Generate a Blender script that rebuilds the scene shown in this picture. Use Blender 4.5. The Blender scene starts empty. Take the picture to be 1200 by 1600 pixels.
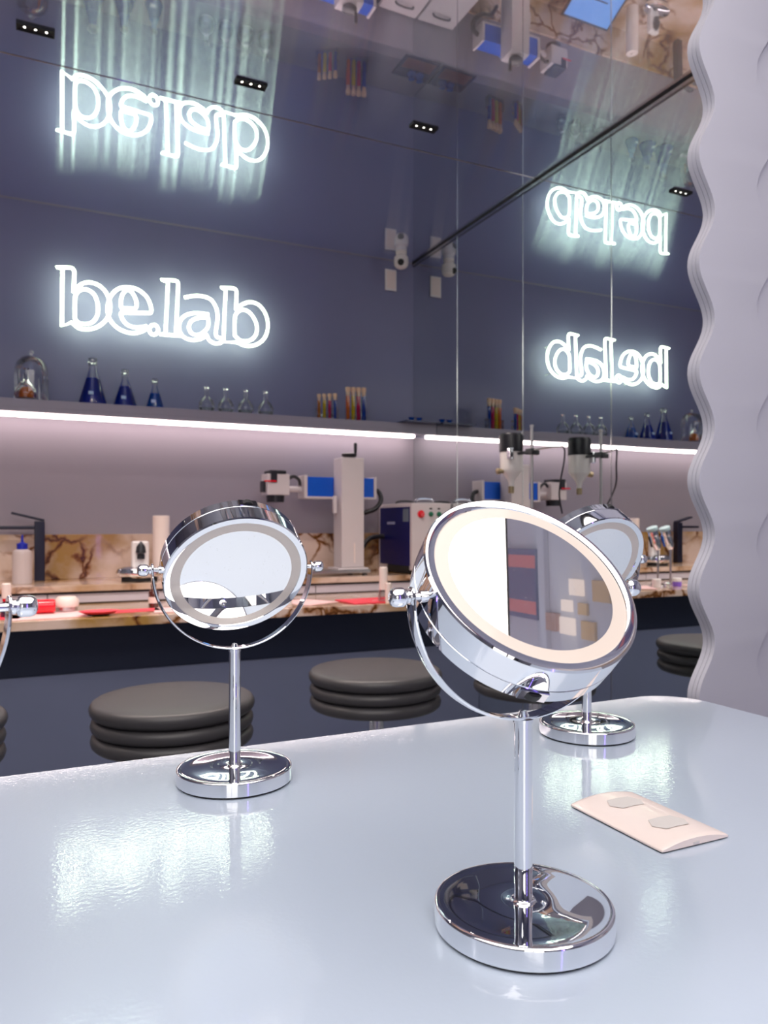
import bpy, bmesh, math, random
from mathutils import Vector, Matrix, Euler
PI = math.pi
random.seed(7)
S = bpy.context.scene
COL = S.collection

# ------------------------------------------------------------------ camera, light, exposure
CAM_Z = 1.2
YAW = math.radians(25.21)
FPX = 1191.0                      # focal length in pixels of the 1200 x 1600 frame
cd = bpy.data.cameras.new('camera')
cam = bpy.data.objects.new('camera', cd)
COL.objects.link(cam)
cam.location = (0, 0, CAM_Z)
cam.rotation_euler = (PI/2, 0, -YAW)
cd.sensor_fit = 'HORIZONTAL'
cd.sensor_width = 36.0
cd.lens = 36.0*FPX/1200.0
cd.shift_y = 21.0/1200.0
cd.clip_start = 0.01
cd.dof.use_dof = True
cd.dof.focus_distance = 0.72
cd.dof.aperture_fstop = cd.lens/2.4
S.camera = cam

S.view_settings.view_transform = 'Standard'
S.view_settings.look = 'None'
S.view_settings.gamma = 1.0
S.view_settings.use_curve_mapping = False
S.view_settings.exposure = 0.35
try:
    cy = S.cycles
    cy.use_denoising = True
    cy.max_bounces = 14
    cy.glossy_bounces = 9
    cy.diffuse_bounces = 4
    cy.transmission_bounces = 8
    cy.transparent_max_bounces = 16
    cy.sample_clamp_indirect = 6.0
    cy.blur_glossy = 0.3
except Exception:
    pass

W = bpy.data.worlds.new('World')
S.world = W
W.use_nodes = True
W.node_tree.nodes['Background'].inputs[0].default_value = (0.75, 0.78, 0.9, 1)
W.node_tree.nodes['Background'].inputs[1].default_value = 0.3

PANEL_E = 2.9        # luminous ceiling panel behind and above the camera
SIGN_E = 6.2
LED_E = 10.0
SPOT_W = 55.0

CEIL = 2.78
TABLE = CAM_Z - 0.296
XM = 2.12            # mirror wall
YB = 4.09            # back wall
CT = CAM_Z - 0.348   # lower worktop
LT = CAM_Z - 0.264   # raised worktop

def ray(px, py):
    F = Vector((math.sin(YAW), math.cos(YAW), 0)); R = Vector((math.cos(YAW), -math.sin(YAW), 0))
    return F + R*((px-600)/FPX) + Vector((0, 0, (821-py)/FPX))
def atY(px, py, Y):
    d = ray(px, py); p = d*(Y/d.y); return Vector((p.x, p.y, p.z+CAM_Z))

# ------------------------------------------------------------------ materials
def mat(name):
    m = bpy.data.materials.new(name); m.use_nodes = True
    nt = m.node_tree; nt.nodes.clear()
    out = nt.nodes.new('ShaderNodeOutputMaterial')
    return m, nt, out
def pbr(name, col, rough=.5, metal=0., coat=0., emit=None, estr=0., spec=.5, trans=0., bump=None, var=None, crough=.05, sheen=0.):
    m, nt, out = mat(name)
    b = nt.nodes.new('ShaderNodeBsdfPrincipled')
    b.inputs['Base Color'].default_value = (*col, 1)
    b.inputs['Roughness'].default_value = rough
    b.inputs['Metallic'].default_value = metal
    b.inputs['Coat Weight'].default_value = coat
    b.inputs['Coat Roughness'].default_value = crough
    b.inputs['Specular IOR Level'].default_value = spec
    b.inputs['Transmission Weight'].default_value = trans
    if emit:
        b.inputs['Emission Color'].default_value = (*emit, 1); b.inputs['Emission Strength'].default_value = estr
    tc = nt.nodes.new('ShaderNodeTexCoord')
    if var:      # (scale, amount) gentle value variation
        n = nt.nodes.new('ShaderNodeTexNoise'); n.inputs['Scale'].default_value = var[0]; n.inputs['Detail'].default_value = 4
        nt.links.new(tc.outputs['Object'], n.inputs['Vector'])
        mr = nt.nodes.new('ShaderNodeMapRange'); mr.inputs['To Min'].default_value = 1-var[1]; mr.inputs['To Max'].default_value = 1+var[1]
        nt.links.new(n.outputs['Fac'], mr.inputs['Value'])
        mx = nt.nodes.new('ShaderNodeMix'); mx.data_type = 'RGBA'; mx.blend_type = 'MULTIPLY'; mx.inputs['Factor'].default_value = 1
        mx.inputs['A'].default_value = (*col, 1)
        nt.links.new(mr.outputs['Result'], mx.inputs['B']); nt.links.new(mx.outputs['Result'], b.inputs['Base Color'])
    if bump:     # (scale, distance)
        n = nt.nodes.new('ShaderNodeTexNoise'); n.inputs['Scale'].default_value = bump[0]; n.inputs['Detail'].default_value = 2
        nt.links.new(tc.outputs['Object'], n.inputs['Vector'])
        bp = nt.nodes.new('ShaderNodeBump'); bp.inputs['Distance'].default_value = bump[1]; bp.inputs['Strength'].default_value = 1
        nt.links.new(n.outputs['Fac'], bp.inputs['Height'])
        nt.links.new(bp.outputs['Normal'], b.inputs['Normal']); nt.links.new(bp.outputs['Normal'], b.inputs['Coat Normal'])
    nt.links.new(b.outputs[0], out.inputs[0])
    return m
def emis(name, col, s):
    m, nt, out = mat(name)
    e = nt.nodes.new('ShaderNodeEmission'); e.inputs[0].default_value = (*col, 1); e.inputs[1].default_value = s
    nt.links.new(e.outputs[0], out.inputs[0]); return m

chrome = pbr('chrome', (.86, .87, .9), .025, 1.)
chrome_dark = pbr('chrome_dark', (.25, .25, .28), .08, 1.)
steel = pbr('brushed_steel', (.62, .6, .6), .28, 1., var=(30, .1))
brass = pbr('old_brass', (.42, .33, .2), .3, 1.)
rubber = pbr('black_rubber', (.012, .012, .014), .6)
black = pbr('black_plastic', (.015, .015, .02), .35)
navy_metal = pbr('blue_black_metal', (.010, .010, .028), .3, .1)
wall_paint = pbr('grey_violet_paint', (.20, .205, .34), .6, spec=.4, coat=.12, crough=.12, var=(3, .06))
lower_paint = pbr('grey_violet_paint_low', (.29, .26, .305), .7, spec=.3, var=(3, .05))
base_paint = pbr('navy_grey_laminate', (.19, .215, .33), .5, var=(4, .08))
shelf_paint = pbr('shelf_grey_lacquer', (.24, .23, .29), .45, var=(6, .05))
rear_paint = pbr('rear_wall_paint', (.36, .35, .40), .7, var=(3, .05))
rear_dark = pbr('rear_wall_dark_paint', (.15, .15, .19), .7, var=(3, .05))
floor_m = pbr('grey_floor_resin', (.16, .17, .20), .35, var=(5, .1))
table_m = pbr('glossy_blue_white_lacquer', (.47, .55, .67), .3, coat=1.0, crough=.02, bump=(230, .00010), var=(2, .02))
wave_m = pbr('lilac_grey_lacquer', (.53, .53, .61), .4, var=(3, .03), spec=.35)
frost = pbr('frosted_light_ring', (.64, .56, .50), .35, coat=.4)
white_p = pbr('white_plastic', (.82, .76, .74), .35, var=(8, .03))
warm_white = pbr('warm_white_plastic', (.86, .72, .66), .35)
outlet_white = pbr('white_outlet_plastic', (.84, .73, .69), .28, coat=.2)
outlet_grey = pbr('outlet_grey_inset', (.62, .58, .57), .4)
machine_white = pbr('machine_white_enamel', (.62, .56, .57), .4, var=(10, .03))
machine_blue = pbr('machine_blue_anodised', (.0, .10, .62), .35, .2, var=(20, .1))
deep_blue = pbr('deep_blue_panel', (.004, .006, .10), .3, var=(10, .1))
leather = pbr('dark_grey_leatherette', (.05, .048, .052), .42, bump=(350, .0003), var=(12, .12))
red_p = pbr('red_plastic', (.75, .0, .015), .25, coat=.5)
red_paper = pbr('red_paper', (.8, .05, .08), .5, var=(30, .25))
pink_paper = pbr('pink_paper', (.85, .55, .55), .6, var=(18, .2))
green_p = pbr('green_plastic', (.0, .16, .08), .35)
amber = pbr('amber_glass_bottle', (.08, .015, .008), .1, coat=1.)
cork = pbr('cork_stopper', (.74, .50, .34), .7, var=(200, .15))
strip_grey = pbr('grey_strip', (.55, .50, .55), .45)
seam_m = pbr('polished_mirror_edge', (.55, .56, .56), .15, 1.)
screen_blue = emis('screen_light_blue', (.17, .38, .85), 1.0)
led_m = emis('led_strip_glow', (1., .84, .80), LED_E)
lens_e = emis('downlight_lens', (1., .93, .85), 6.)
violet_e = emis('added_violet_glow', (.28, .16, 1.), 7.0)

def thin_glass(name, tint=(1, 1, 1), ior=1.6, gl=1.0, absorb=.0):
    m, nt, out = mat(name)
    fr = nt.nodes.new('ShaderNodeFresnel'); fr.inputs[0].default_value = ior
    g = nt.nodes.new('ShaderNodeBsdfGlossy'); g.inputs['Roughness'].default_value = .02; g.inputs[0].default_value = (gl, gl, gl, 1)
    t = nt.nodes.new('ShaderNodeBsdfTransparent'); t.inputs[0].default_value = (*tint, 1)
    mx = nt.nodes.new('ShaderNodeMixShader')
    mul = nt.nodes.new('ShaderNodeMath'); mul.operation = 'MULTIPLY'; mul.inputs[1].default_value = .85; mul.use_clamp = True
    nt.links.new(fr.outputs[0], mul.inputs[0])
    nt.links.new(mul.outputs[0], mx.inputs[0]); nt.links.new(t.outputs[0], mx.inputs[1]); nt.links.new(g.outputs[0], mx.inputs[2])
    nt.links.new(mx.outputs[0], out.inputs[0])
    return m
glass = thin_glass('clear_lab_glass', (.93, .94, .95))
acrylic = thin_glass('clear_acrylic', (.96, .97, .97))
def liquid(name, col):
    m, nt, out = mat(name)
    b = nt.nodes.new('ShaderNodeBsdfPrincipled'); b.inputs['Base Color'].default_value = (*col, 1)
    b.inputs['Roughness'].default_value = .05; b.inputs['Coat Weight'].default_value = .6; b.inputs['Coat Roughness'].default_value = .02
    tc = nt.nodes.new('ShaderNodeTexCoord')
    t = nt.nodes.new('ShaderNodeBsdfTranslucent'); t.inputs[0].default_value = (*[min(1, c*1.6) for c in col], 1)
    mx = nt.nodes.new('ShaderNodeMixShader'); mx.inputs[0].default_value = .45
    nt.links.new(b.outputs[0], mx.inputs[1]); nt.links.new(t.outputs[0], mx.inputs[2])
    nt.links.new(mx.outputs[0], out.inputs[0]); return m
blue_liq = liquid('deep_blue_liquid', (.0, .025, .42))
blue_liq2 = liquid('bright_blue_liquid', (.0, .10, .50))
orange_liq = liquid('orange_liquid', (.85, .22, .0))
TUBECOL = {'amber': (.62, .22, .0), 'orange': (.95, .22, .0), 'yellow': (.88, .62, .0), 'magenta': (.72, .0, .12), 'blue': (.0, .07, .55)}
tube_liq = {k: liquid(k+'_tube_liquid', v) for k, v in TUBECOL.items()}

def mirror_mat(name, tint, wave=0.0, specks=False, rough=0.0):
    m, nt, out = mat(name)
    g = nt.nodes.new('ShaderNodeBsdfGlossy'); g.inputs['Roughness'].default_value = rough; g.inputs[0].default_value = (*tint, 1)
    tc = nt.nodes.new('ShaderNodeTexCoord')
    if wave:
        n = nt.nodes.new('ShaderNodeTexNoise'); n.inputs['Scale'].default_value = 1.6; n.inputs['Detail'].default_value = 1
        nt.links.new(tc.outputs['Object'], n.inputs['Vector'])
        bp = nt.nodes.new('ShaderNodeBump'); bp.inputs['Distance'].default_value = wave; nt.links.new(n.outputs['Fac'], bp.inputs['Height'])
        nt.links.new(bp.outputs['Normal'], g.inputs['Normal'])
    last = g.outputs[0]
    if specks:
        v = nt.nodes.new('ShaderNodeTexVoronoi'); v.inputs['Scale'].default_value = 260; nt.links.new(tc.outputs['Object'], v.inputs['Vector'])
        lt = nt.nodes.new('ShaderNodeMapRange'); lt.inputs['From Min'].default_value = .10; lt.inputs['From Max'].default_value = .2
        lt.inputs['To Min'].default_value = 1; lt.inputs['To Max'].default_value = 0
        nt.links.new(v.outputs['Distance'], lt.inputs['Value'])
        n2 = nt.nodes.new('ShaderNodeTexNoise'); n2.inputs['Scale'].default_value = 60; nt.links.new(tc.outputs['Object'], n2.inputs['Vector'])
        gt = nt.nodes.new('ShaderNodeMath'); gt.operation = 'GREATER_THAN'; gt.inputs[1].default_value = .56; nt.links.new(n2.outputs['Fac'], gt.inputs[0])
        mu = nt.nodes.new('ShaderNodeMath'); mu.operation = 'MULTIPLY'; nt.links.new(lt.outputs['Result'], mu.inputs[0]); nt.links.new(gt.outputs[0], mu.inputs[1])
        m3 = nt.nodes.new('ShaderNodeMath'); m3.operation = 'MULTIPLY_ADD'; m3.inputs[1].default_value = .22; m3.inputs[2].default_value = .03; nt.links.new(mu.outputs[0], m3.inputs[0])
        d = nt.nodes.new('ShaderNodeBsdfDiffuse'); d.inputs[0].default_value = (.8, .8, .8, 1)
        mx = nt.nodes.new('ShaderNodeMixShader'); nt.links.new(m3.outputs[0], mx.inputs[0]); nt.links.new(last, mx.inputs[1]); nt.links.new(d.outputs[0], mx.inputs[2])
        last = mx.outputs[0]
    nt.links.new(last, out.inputs[0]); return m
wall_mirror_m = mirror_mat('wall_mirror', (.80, .84, .84), wave=.0006)
make_mirror_m = mirror_mat('makeup_mirror_glass', (.93, .93, .93), specks=True)

def ceiling_mat():
    # stretched glossy film: sharp reflection + fine ripples that run one way and smear lights into streaks
    m, nt, out = mat('glossy_dark_ceiling_film')
    N = nt.nodes.new; L = nt.links.new
    tc = N('ShaderNodeTexCoord')
    ns = N('ShaderNodeTexNoise'); ns.inputs['Scale'].default_value = 1.3; ns.inputs['Detail'].default_value = 1; L(tc.outputs['Object'], ns.inputs['Vector'])
    bp = N('ShaderNodeBump'); bp.inputs['Distance'].default_value = .0022; L(ns.outputs['Fac'], bp.inputs['Height'])
    g1 = N('ShaderNodeBsdfGlossy'); g1.inputs[0].default_value = (.56, .55, .60, 1); g1.inputs['Roughness'].default_value = .0
    L(bp.outputs['Normal'], g1.inputs['Normal'])
    sx = N('ShaderNodeSeparateXYZ'); L(tc.outputs['Object'], sx.inputs[0])
    def rnd(k):
        a = N('ShaderNodeMath'); a.operation = 'MULTIPLY'; a.inputs[1].default_value = k; L(sx.outputs['Y'], a.inputs[0])
        w = N('ShaderNodeTexWhiteNoise'); w.noise_dimensions = '1D'; L(a.outputs[0], w.inputs['W']); return w.outputs['Value']
    s1 = N('ShaderNodeMath'); s1.operation = 'ADD'; L(rnd(9173.), s1.inputs[0]); L(rnd(23711.), s1.inputs[1])
    s2 = N('ShaderNodeMath'); s2.operation = 'MULTIPLY_ADD'; s2.inputs[1].default_value = .24; s2.inputs[2].default_value = -.24; L(s1.outputs[0], s2.inputs[0])
    cb = N('ShaderNodeCombineXYZ'); cb.inputs['Z'].default_value = -1; L(s2.outputs[0], cb.inputs['Y'])
    # slow wave bends the streaks
    sb = N('ShaderNodeSeparateXYZ'); L(bp.outputs['Normal'], sb.inputs[0]); L(sb.outputs['X'], cb.inputs['X'])
    nm = N('ShaderNodeVectorMath'); nm.operation = 'NORMALIZE'; L(cb.outputs[0], nm.inputs[0])
    g2 = N('ShaderNodeBsdfGlossy'); g2.inputs[0].default_value = (.32, .37, .42, 1); g2.inputs['Roughness'].default_value = .012
    L(nm.outputs[0], g2.inputs['Normal'])
    ad = N('ShaderNodeAddShader'); L(g1.outputs[0], ad.inputs[0]); L(g2.outputs[0], ad.inputs[1])
    d = N('ShaderNodeBsdfDiffuse'); d.inputs[0].default_value = (.02, .02, .028, 1)
    a2 = N('ShaderNodeAddShader'); L(ad.outputs[0], a2.inputs[0]); L(d.outputs[0], a2.inputs[1])
    L(a2.outputs[0], out.inputs[0]); return m
ceil_m = ceiling_mat()

def marble_mat():
    m, nt, out = mat('cream_marble_brown_veins')
    N = nt.nodes.new; L = nt.links.new
    b = N('ShaderNodeBsdfPrincipled'); b.inputs['Roughness'].default_value = .18; b.inputs['Coat Weight'].default_value = .3
    tc = N('ShaderNodeTexCoord')
    n0 = N('ShaderNodeTexNoise'); n0.inputs['Scale'].default_value = 5; n0.inputs['Detail'].default_value = 5; L(tc.outputs['Object'], n0.inputs['Vector'])
    ad = N('ShaderNodeMix'); ad.data_type = 'RGBA'; ad.blend_type = 'LINEAR_LIGHT'; ad.inputs['Factor'].default_value = .16
    L(tc.outputs['Object'], ad.inputs['A']); L(n0.outputs['Color'], ad.inputs['B'])
    v = N('ShaderNodeTexVoronoi'); v.feature = 'DISTANCE_TO_EDGE'; v.inputs['Scale'].default_value = 5.5; L(ad.outputs['Result'], v.inputs['Vector'])
    r = N('ShaderNodeValToRGB'); e = r.color_ramp.elements
    e[0].position = 0; e[0].color = (.10, .035, .008, 1); e[1].position = .10; e[1].color = (1, 1, 1, 1)
    k = e.new(.03); k.color = (.45, .24, .08, 1)
    L(v.outputs['Distance'], r.inputs[0])
    n1 = N('ShaderNodeTexNoise'); n1.inputs['Scale'].default_value = 3.0; n1.inputs['Detail'].default_value = 6; L(tc.outputs['Object'], n1.inputs['Vector'])
    r1 = N('ShaderNodeValToRGB'); q = r1.color_ramp.elements
    q[0].position = .36; q[0].color = (.36, .20, .05, 1); q[1].position = .56; q[1].color = (.66, .50, .42, 1)
    L(n1.outputs['Fac'], r1.inputs[0])
    n2 = N('ShaderNodeTexNoise'); n2.inputs['Scale'].default_value = 2.2; L(tc.outputs['Object'], n2.inputs['Vector'])
    rr = N('ShaderNodeMapRange'); rr.inputs['From Min'].default_value = .42; rr.inputs['From Max'].default_value = .55; L(n2.outputs['Fac'], rr.inputs['Value'])
    mx = N('ShaderNodeMix'); mx.data_type = 'RGBA'; mx.blend_type = 'MULTIPLY'
    L(rr.outputs['Result'], mx.inputs['Factor']); L(r1.outputs['Color'], mx.inputs['A']); L(r.outputs['Color'], mx.inputs['B'])
    L(mx.outputs['Result'], b.inputs['Base Color']); L(b.outputs[0], out.inputs[0]); return m
marble = marble_mat()

def sign_mat():
    m, nt, out = mat('neon_white_green')
    e = nt.nodes.new('ShaderNodeEmission'); e.inputs[0].default_value = (.84, 1., .72, 1); e.inputs[1].default_value = SIGN_E
    nt.links.new(e.outputs[0], out.inputs[0]); return m
neon_m = sign_mat()

# ------------------------------------------------------------------ mesh builder
class MB:
    def __init__(s): s.bm = bmesh.new()
    def box(s, x0, x1, y0, y1, z0, z1, bev=0.0, seg=2, rot=None):
        r = bmesh.ops.create_cube(s.bm, size=1.0)
        vs = r['verts']
        for v in vs:
            v.co = Vector(((x0+x1)/2+v.co.x*(x1-x0), (y0+y1)/2+v.co.y*(y1-y0), (z0+z1)/2+v.co.z*(z1-z0)))
        if bev:
            es = list({e for v in vs for e in v.link_edges})
            rb = bmesh.ops.bevel(s.bm, geom=es, offset=bev, segments=seg, profile=.5, affect='EDGES')
            vs = list({v for f in rb['faces'] for v in f.verts} | {v for v in vs if v.is_valid})
        if rot is not None:
            for v in vs: v.co = rot @ v.co
        return s
    def lathe(s, prof, n=48, M=None, cap0=True, cap1=True):
        rings = []
        for r, z in prof:
            if r < 1e-6:
                rings.append([s.bm.verts.new((0, 0, z))])
            else:
                rings.append([s.bm.verts.new((r*math.cos(2*PI*k/n), r*math.sin(2*PI*k/n), z)) for k in range(n)])
        for a, b in zip(rings[:-1], rings[1:]):
            for k in range(n):
                k2 = (k+1) % n
                if len(a) == 1 and len(b) == 1: continue
                if len(a) == 1: s.bm.faces.new((a[0], b[k2], b[k]))
                elif len(b) == 1: s.bm.faces.new((a[k], a[k2], b[0]))
                else: s.bm.faces.new((a[k], a[k2], b[k2], b[k]))
        if cap0 and len(rings[0]) > 1: s.bm.faces.new(rings[0][::-1])
        if cap1 and len(rings[-1]) > 1: s.bm.faces.new(rings[-1])
        if M is not None:
            for R in rings:
                for v in R: v.co = M @ v.co
        return s
    def tube(s, pts, r, n=10, closed=False, flat=None, up=None):
        pts = [Vector(p) for p in pts]
        m = len(pts); rings = []
        prevN = None
        for i, p in enumerate(pts):
            if closed: t = pts[(i+1) % m]-pts[i-1]
            else: t = pts[min(i+1, m-1)]-pts[max(i-1, 0)]
            t.normalize()
            if prevN is None:
                a = up or (Vector((0, 0, 1)) if abs(t.z) < .9 else Vector((0, 1, 0)))
                nrm = (a - t*a.dot(t)).normalized()
            else:
                nrm = (prevN - t*prevN.dot(t)).normalized()
            prevN = nrm; bi = t.cross(nrm)
            ra, rb = (r, r) if flat is None else flat
            rings.append([s.bm.verts.new(p + nrm*(ra*math.cos(2*PI*k/n)) + bi*(rb*math.sin(2*PI*k/n))) for k in range(n)])
        rng = range(m if closed else m-1)
        for i in rng:
            a, b = rings[i], rings[(i+1) % m]
            for k in range(n):
                s.bm.faces.new((a[k], a[(k+1) % n], b[(k+1) % n], b[k]))
        if not closed:
            s.bm.faces.new(rings[0][::-1]); s.bm.faces.new(rings[-1])
        return s
    def prism(s, pts, d, bev=0.0):
        # pts: list of 3D points of a planar outline, d: extrusion vector
        vs = [s.bm.verts.new(p) for p in pts]
        f = s.bm.faces.new(vs)
        g = bmesh.ops.extrude_face_region(s.bm, geom=[f])
        nv = [x for x in g['geom'] if isinstance(x, bmesh.types.BMVert)]
        for v in nv: v.co += Vector(d)
        return s
    def mesh(s, name, m, ang=35):
        bmesh.ops.recalc_face_normals(s.bm, faces=s.bm.faces)
        me = bpy.data.meshes.new(name); s.bm.to_mesh(me); s.bm.free()
        for p in me.polygons: p.use_smooth = True
        me.set_sharp_from_angle(angle=math.radians(ang))
        me.materials.append(m)
        return me
    def build(s, name, m, parent=None, loc=None, ang=35):
        return link(name, s.mesh(name, m, ang), parent, loc)
def link(name, me, parent=None, loc=None):
    o = bpy.data.objects.new(name, me); COL.objects.link(o)
    if parent: o.parent = parent
    if loc is not None: o.location = loc
    w = o.modifiers.new('weighted_normals', 'WEIGHTED_NORMAL'); w.keep_sharp = True; w.weight = 80
    return o
def tag(o, label, cat, group=None, kind=None):
    o['label'] = label; o['category'] = cat
    if group: o['group'] = group
    if kind: o['kind'] = kind
    return o
def thing(name, label, cat, loc=(0, 0, 0), rz=0., group=None):
    o = bpy.data.objects.new(name, None); COL.objects.link(o)
    o.empty_display_size = .05
    o.location = loc; o.rotation_euler = (0, 0, rz)
    return tag(o, label, cat, group)
def struct(name, mb, m, label=None, ang=35):
    o = mb.build(name, m, ang=ang); o['kind'] = 'structure'
    if label: o['label'] = label
    return o
def copy_tree(o, parent=None):
    c = o.copy(); COL.objects.link(c)
    if parent: c.parent = parent
    for ch in list(o.children): copy_tree(ch, c)
    return c
ROTX = Matrix.Rotation(PI/2, 4, 'X')      # z axis -> -y axis
ROTY = Matrix.Rotation(PI/2, 4, 'Y')      # z axis -> +x axis
def T(x, y, z): return Matrix.Translation((x, y, z))

# ------------------------------------------------------------------ room shell
XL, YR = -2.4, -2.3
struct('floor', MB().box(XL-.1, XM+.15, YR-.1, YB+.15, -.1, 0), floor_m)
struct('ceiling', MB().box(XL-.1, XM+.15, YR-.1, YB+.15, CEIL, CEIL+.1), ceil_m, 'dark glossy stretched ceiling reflecting the room')
struct('wall_back', MB().box(XL-.1, XM+.15, YB, YB+.12, 0, CEIL), wall_paint, 'grey violet wall behind the neon sign')
struct('wall_left', MB().box(XL-.12, XL, YR-.1, YB, 0, CEIL), rear_dark)
struct('wall_right', MB().box(XM+.006, XM+.15, YR-.1, YB, 0, CEIL), rear_paint)
struct('wall_front', MB().box(XL, XM, YR-.12, YR, 0, CEIL), rear_dark)
# lower back wall between worktop and shelf is a separate painted board
struct('trim_1', MB().box(XL, XM-.001, YB-.006, YB, LT+.19, CAM_Z+.53), lower_paint, 'painted board between worktop and shelf')
# ceiling joint and shadow gap along the mirror
struct('trim_2', MB().tube([(XL, 2.845, CEIL), (XM, 2.845, CEIL)], .0022, 8), chrome_dark, 'thin ceiling joint')
struct('trim_3', MB().box(XM-.009, XM+.004, 1.13, YB, CEIL-.008, CEIL-.0005), rubber, 'black shadow gap where mirror meets ceiling')
struct('trim_4', MB().box(XM-.008, XM+.004, 1.13, YB, CEIL-.020, CEIL-.0085), seam_m, 'thin metal trim under the shadow gap')
struct('trim_5', MB().tube([(XL, YB-.001, CEIL-.001), (XM, YB-.001, CEIL-.001)], .004, 8), shelf_paint, 'back wall cornice bead')

# mirror panels
edges = [YB, 3.574, 2.971, 2.371, 1.771, 1.125]
plab = ['tall wall mirror panel nearest the back corner', 'tall wall mirror panel, second from the back corner',
        'tall wall mirror panel, third from the back corner, left half of mirrored sign', 'tall wall mirror panel right of the third seam, beside the wavy lilac partition',
        'tall wall mirror panel hidden mostly behind the wavy partition']
for i in range(5):
    a, b = edges[i+1], edges[i]
    o = MB().box(XM, XM+.005, a+.0015, b-.0015, 0.005, CEIL-.021, bev=.0008, seg=1).build('mirror_panel', wall_mirror_m)
    tag(o, plab[i], 'mirror panel', 'mirror panels of the right wall')
for i in range(1, 5):
    struct('trim_%d' % (5+i), MB().box(XM-.0014, XM+.004, edges[i]-.0028, edges[i]+.0028, 0.005, CEIL-.021), seam_m, 'thin bright vertical joint between mirror panels')

# luminous ceiling panel behind/above the camera (real lamp of the place)
lp = thing('ceiling_light_panel', 'large white luminous ceiling panel above the white table', 'ceiling light', (-.25, -.35, CEIL))
MB().box(-1.58, 1.58, -1.25, 1.35, -.03, -.012).build('diffuser', emis('panel_diffuser', (1., .93, .88), PANEL_E), lp)
fr = MB()
for x0, x1, y0, y1 in ((-1.6, -1.58, -1.27, 1.37), (1.58, 1.6, -1.27, 1.37), (-1.58, 1.58, -1.27, -1.25), (-1.58, 1.58, 1.35, 1.37)):
    fr.box(x0+(.012 if x0 == -1.6 else 0), x1-(.012 if x1 == 1.6 else 0), y0, y1, -.031, -.0005)
fr.build('frame', black, lp)

# glowing pane added on the rear wall for highlights in glass and chrome
struct('added_pane_1', MB().box(-1.55, -.25, YR+.002, YR+.012, .85, 2.35), emis('added_pane_glow', (1., .95, .9), 1.7))
wf = MB()
for x0, x1, z0, z1 in ((-1.61, -1.55, .79, 2.41), (-.25, -.19, .79, 2.41), (-1.55, -.25, .79, .85), (-1.55, -.25, 2.35, 2.41), (-.92, -.88, .85, 2.35)):
    wf.box(x0, x1, YR+.001, YR+.04, z0, z1)
struct('trim_20', wf, black, 'black frame of the added glowing pane on the rear wall')

# unseen violet glowing tube, added for streaks in the chrome
t = thing('added_violet_tube', 'vertical violet glowing tube added on the rear wall', 'led light', (.85, YR+.03, .4))
MB().box(-.02, .02, -.03, .0, -.02, 2.02).build('housing', black, t)
MB().lathe([(0, 0), (.03, 0), (.03, 2.0), (0, 2.0)], 16, T(0, .012, 0)).build('tube', violet_e, t)

# ------------------------------------------------------------------ recessed triple downlights
def downlight(x, label):
    t = thing('recessed_downlight', label, 'ceiling light', (x, 2.668, CEIL), 0, 'black triple downlights in the ceiling')
    f = MB()
    f.box(-.056, .056, -.020, -.016, -.006, -.0003); f.box(-.056, .056, .016, .020, -.006, -.0003)
    f.box(-.056, -.052, -.016, .016, -.006, -.0003); f.box(.052, .056, -.016, .016, -.006, -.0003)
    f.box(-.052, .052, -.016, .016, -.0015, -.0005)
    f.build('frame', rubber, t)
    for k in (-1, 0, 1):
        MB().lathe([(.011, -.002), (.010, -.0052), (.0075, -.002)], 20, T(k*.032, 0, 0), False, False).build('reflector', rubber, t)
        MB().lathe([(0, -.0035), (.0032, -.003), (.0032, -.002)], 16, T(k*.032, 0, 0)).build('lens', lens_e, t)
    ld = bpy.data.lights.new('downlight_beam', 'SPOT'); ld.energy = SPOT_W; ld.spot_size = math.radians(110); ld.spot_blend = 1.0
    ld.shadow_soft_size = .014; ld.color = (1, .86, .78)
    lo = bpy.data.objects.new('lamp', ld); COL.objects.link(lo); lo.parent = t; lo.location = (0, 0, -.03)
for x, l in ((-1.37, 'black triple downlight far left in the ceiling, outside the neon glow'),
             (-.67, 'black triple downlight left of the ceiling part over the faucet'),
             (.03, 'black triple downlight at the upper left corner of the picture'),
             (.73, 'black triple downlight right beside the neon reflection in the ceiling'),
             (1.43, 'black triple downlight nearest the mirror wall')):
    downlight(x, l)

# ------------------------------------------------------------------ back worktop, base, splash
struct('baseboard_back', MB().box(XL+.003, XM-.002, 3.34, 3.349, 0.001, .08), base_paint)
t = thing('base_cabinet', 'navy grey base cabinet set back under the marble worktop', 'cabinet', (0, 0, 0))
MB().box(XL+.003, XM-.002, 3.35, YB-.008, 0.002, .594).build('body', base_paint, t)
MB().box(XL+.003, XM-.002, 3.362, YB-.008, .5945, CT-.0365).build('shade_band', pbr('navy_worktop_shade', (.007, .015, .045), .5), t)  # worktop's shadow put into the colour as a dark navy band
o = MB().box(XL, XM-.002, 3.055, YB-.008, CT-.036, CT, bev=.003).build('worktop', marble)
tag(o, 'cream marble worktop with brown veins and rounded front edge', 'worktop')
t = thing('drawer_riser', 'pale grey riser strip between lower and raised marble worktops', 'riser', (0, 0, 0))
MB().box(XL, XM-.002, 3.65, YB-.01, CT+.001, LT-.030).build('body', black, t)
x = XL+.01
k = 0
while x < XM-.05:
    x2 = min(x+.62, XM-.004)
    f = MB().box(x, x2-.004, 3.632, 3.649, CT+.006, LT-.040, bev=.001, seg=1).build('front', strip_grey, t)
    x = x2
o = MB().box(XL, XM-.002, 3.62, YB-.008, LT-.029, LT, bev=.003).build('raised_worktop', marble)
tag(o, 'raised marble ledge carrying the faucet and laser machine', 'worktop')
o = MB().box(XL, XM-.002, YB-.026, YB-.0065, LT+.0005, CAM_Z-.044, bev=.002).build('backsplash', marble)
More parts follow.
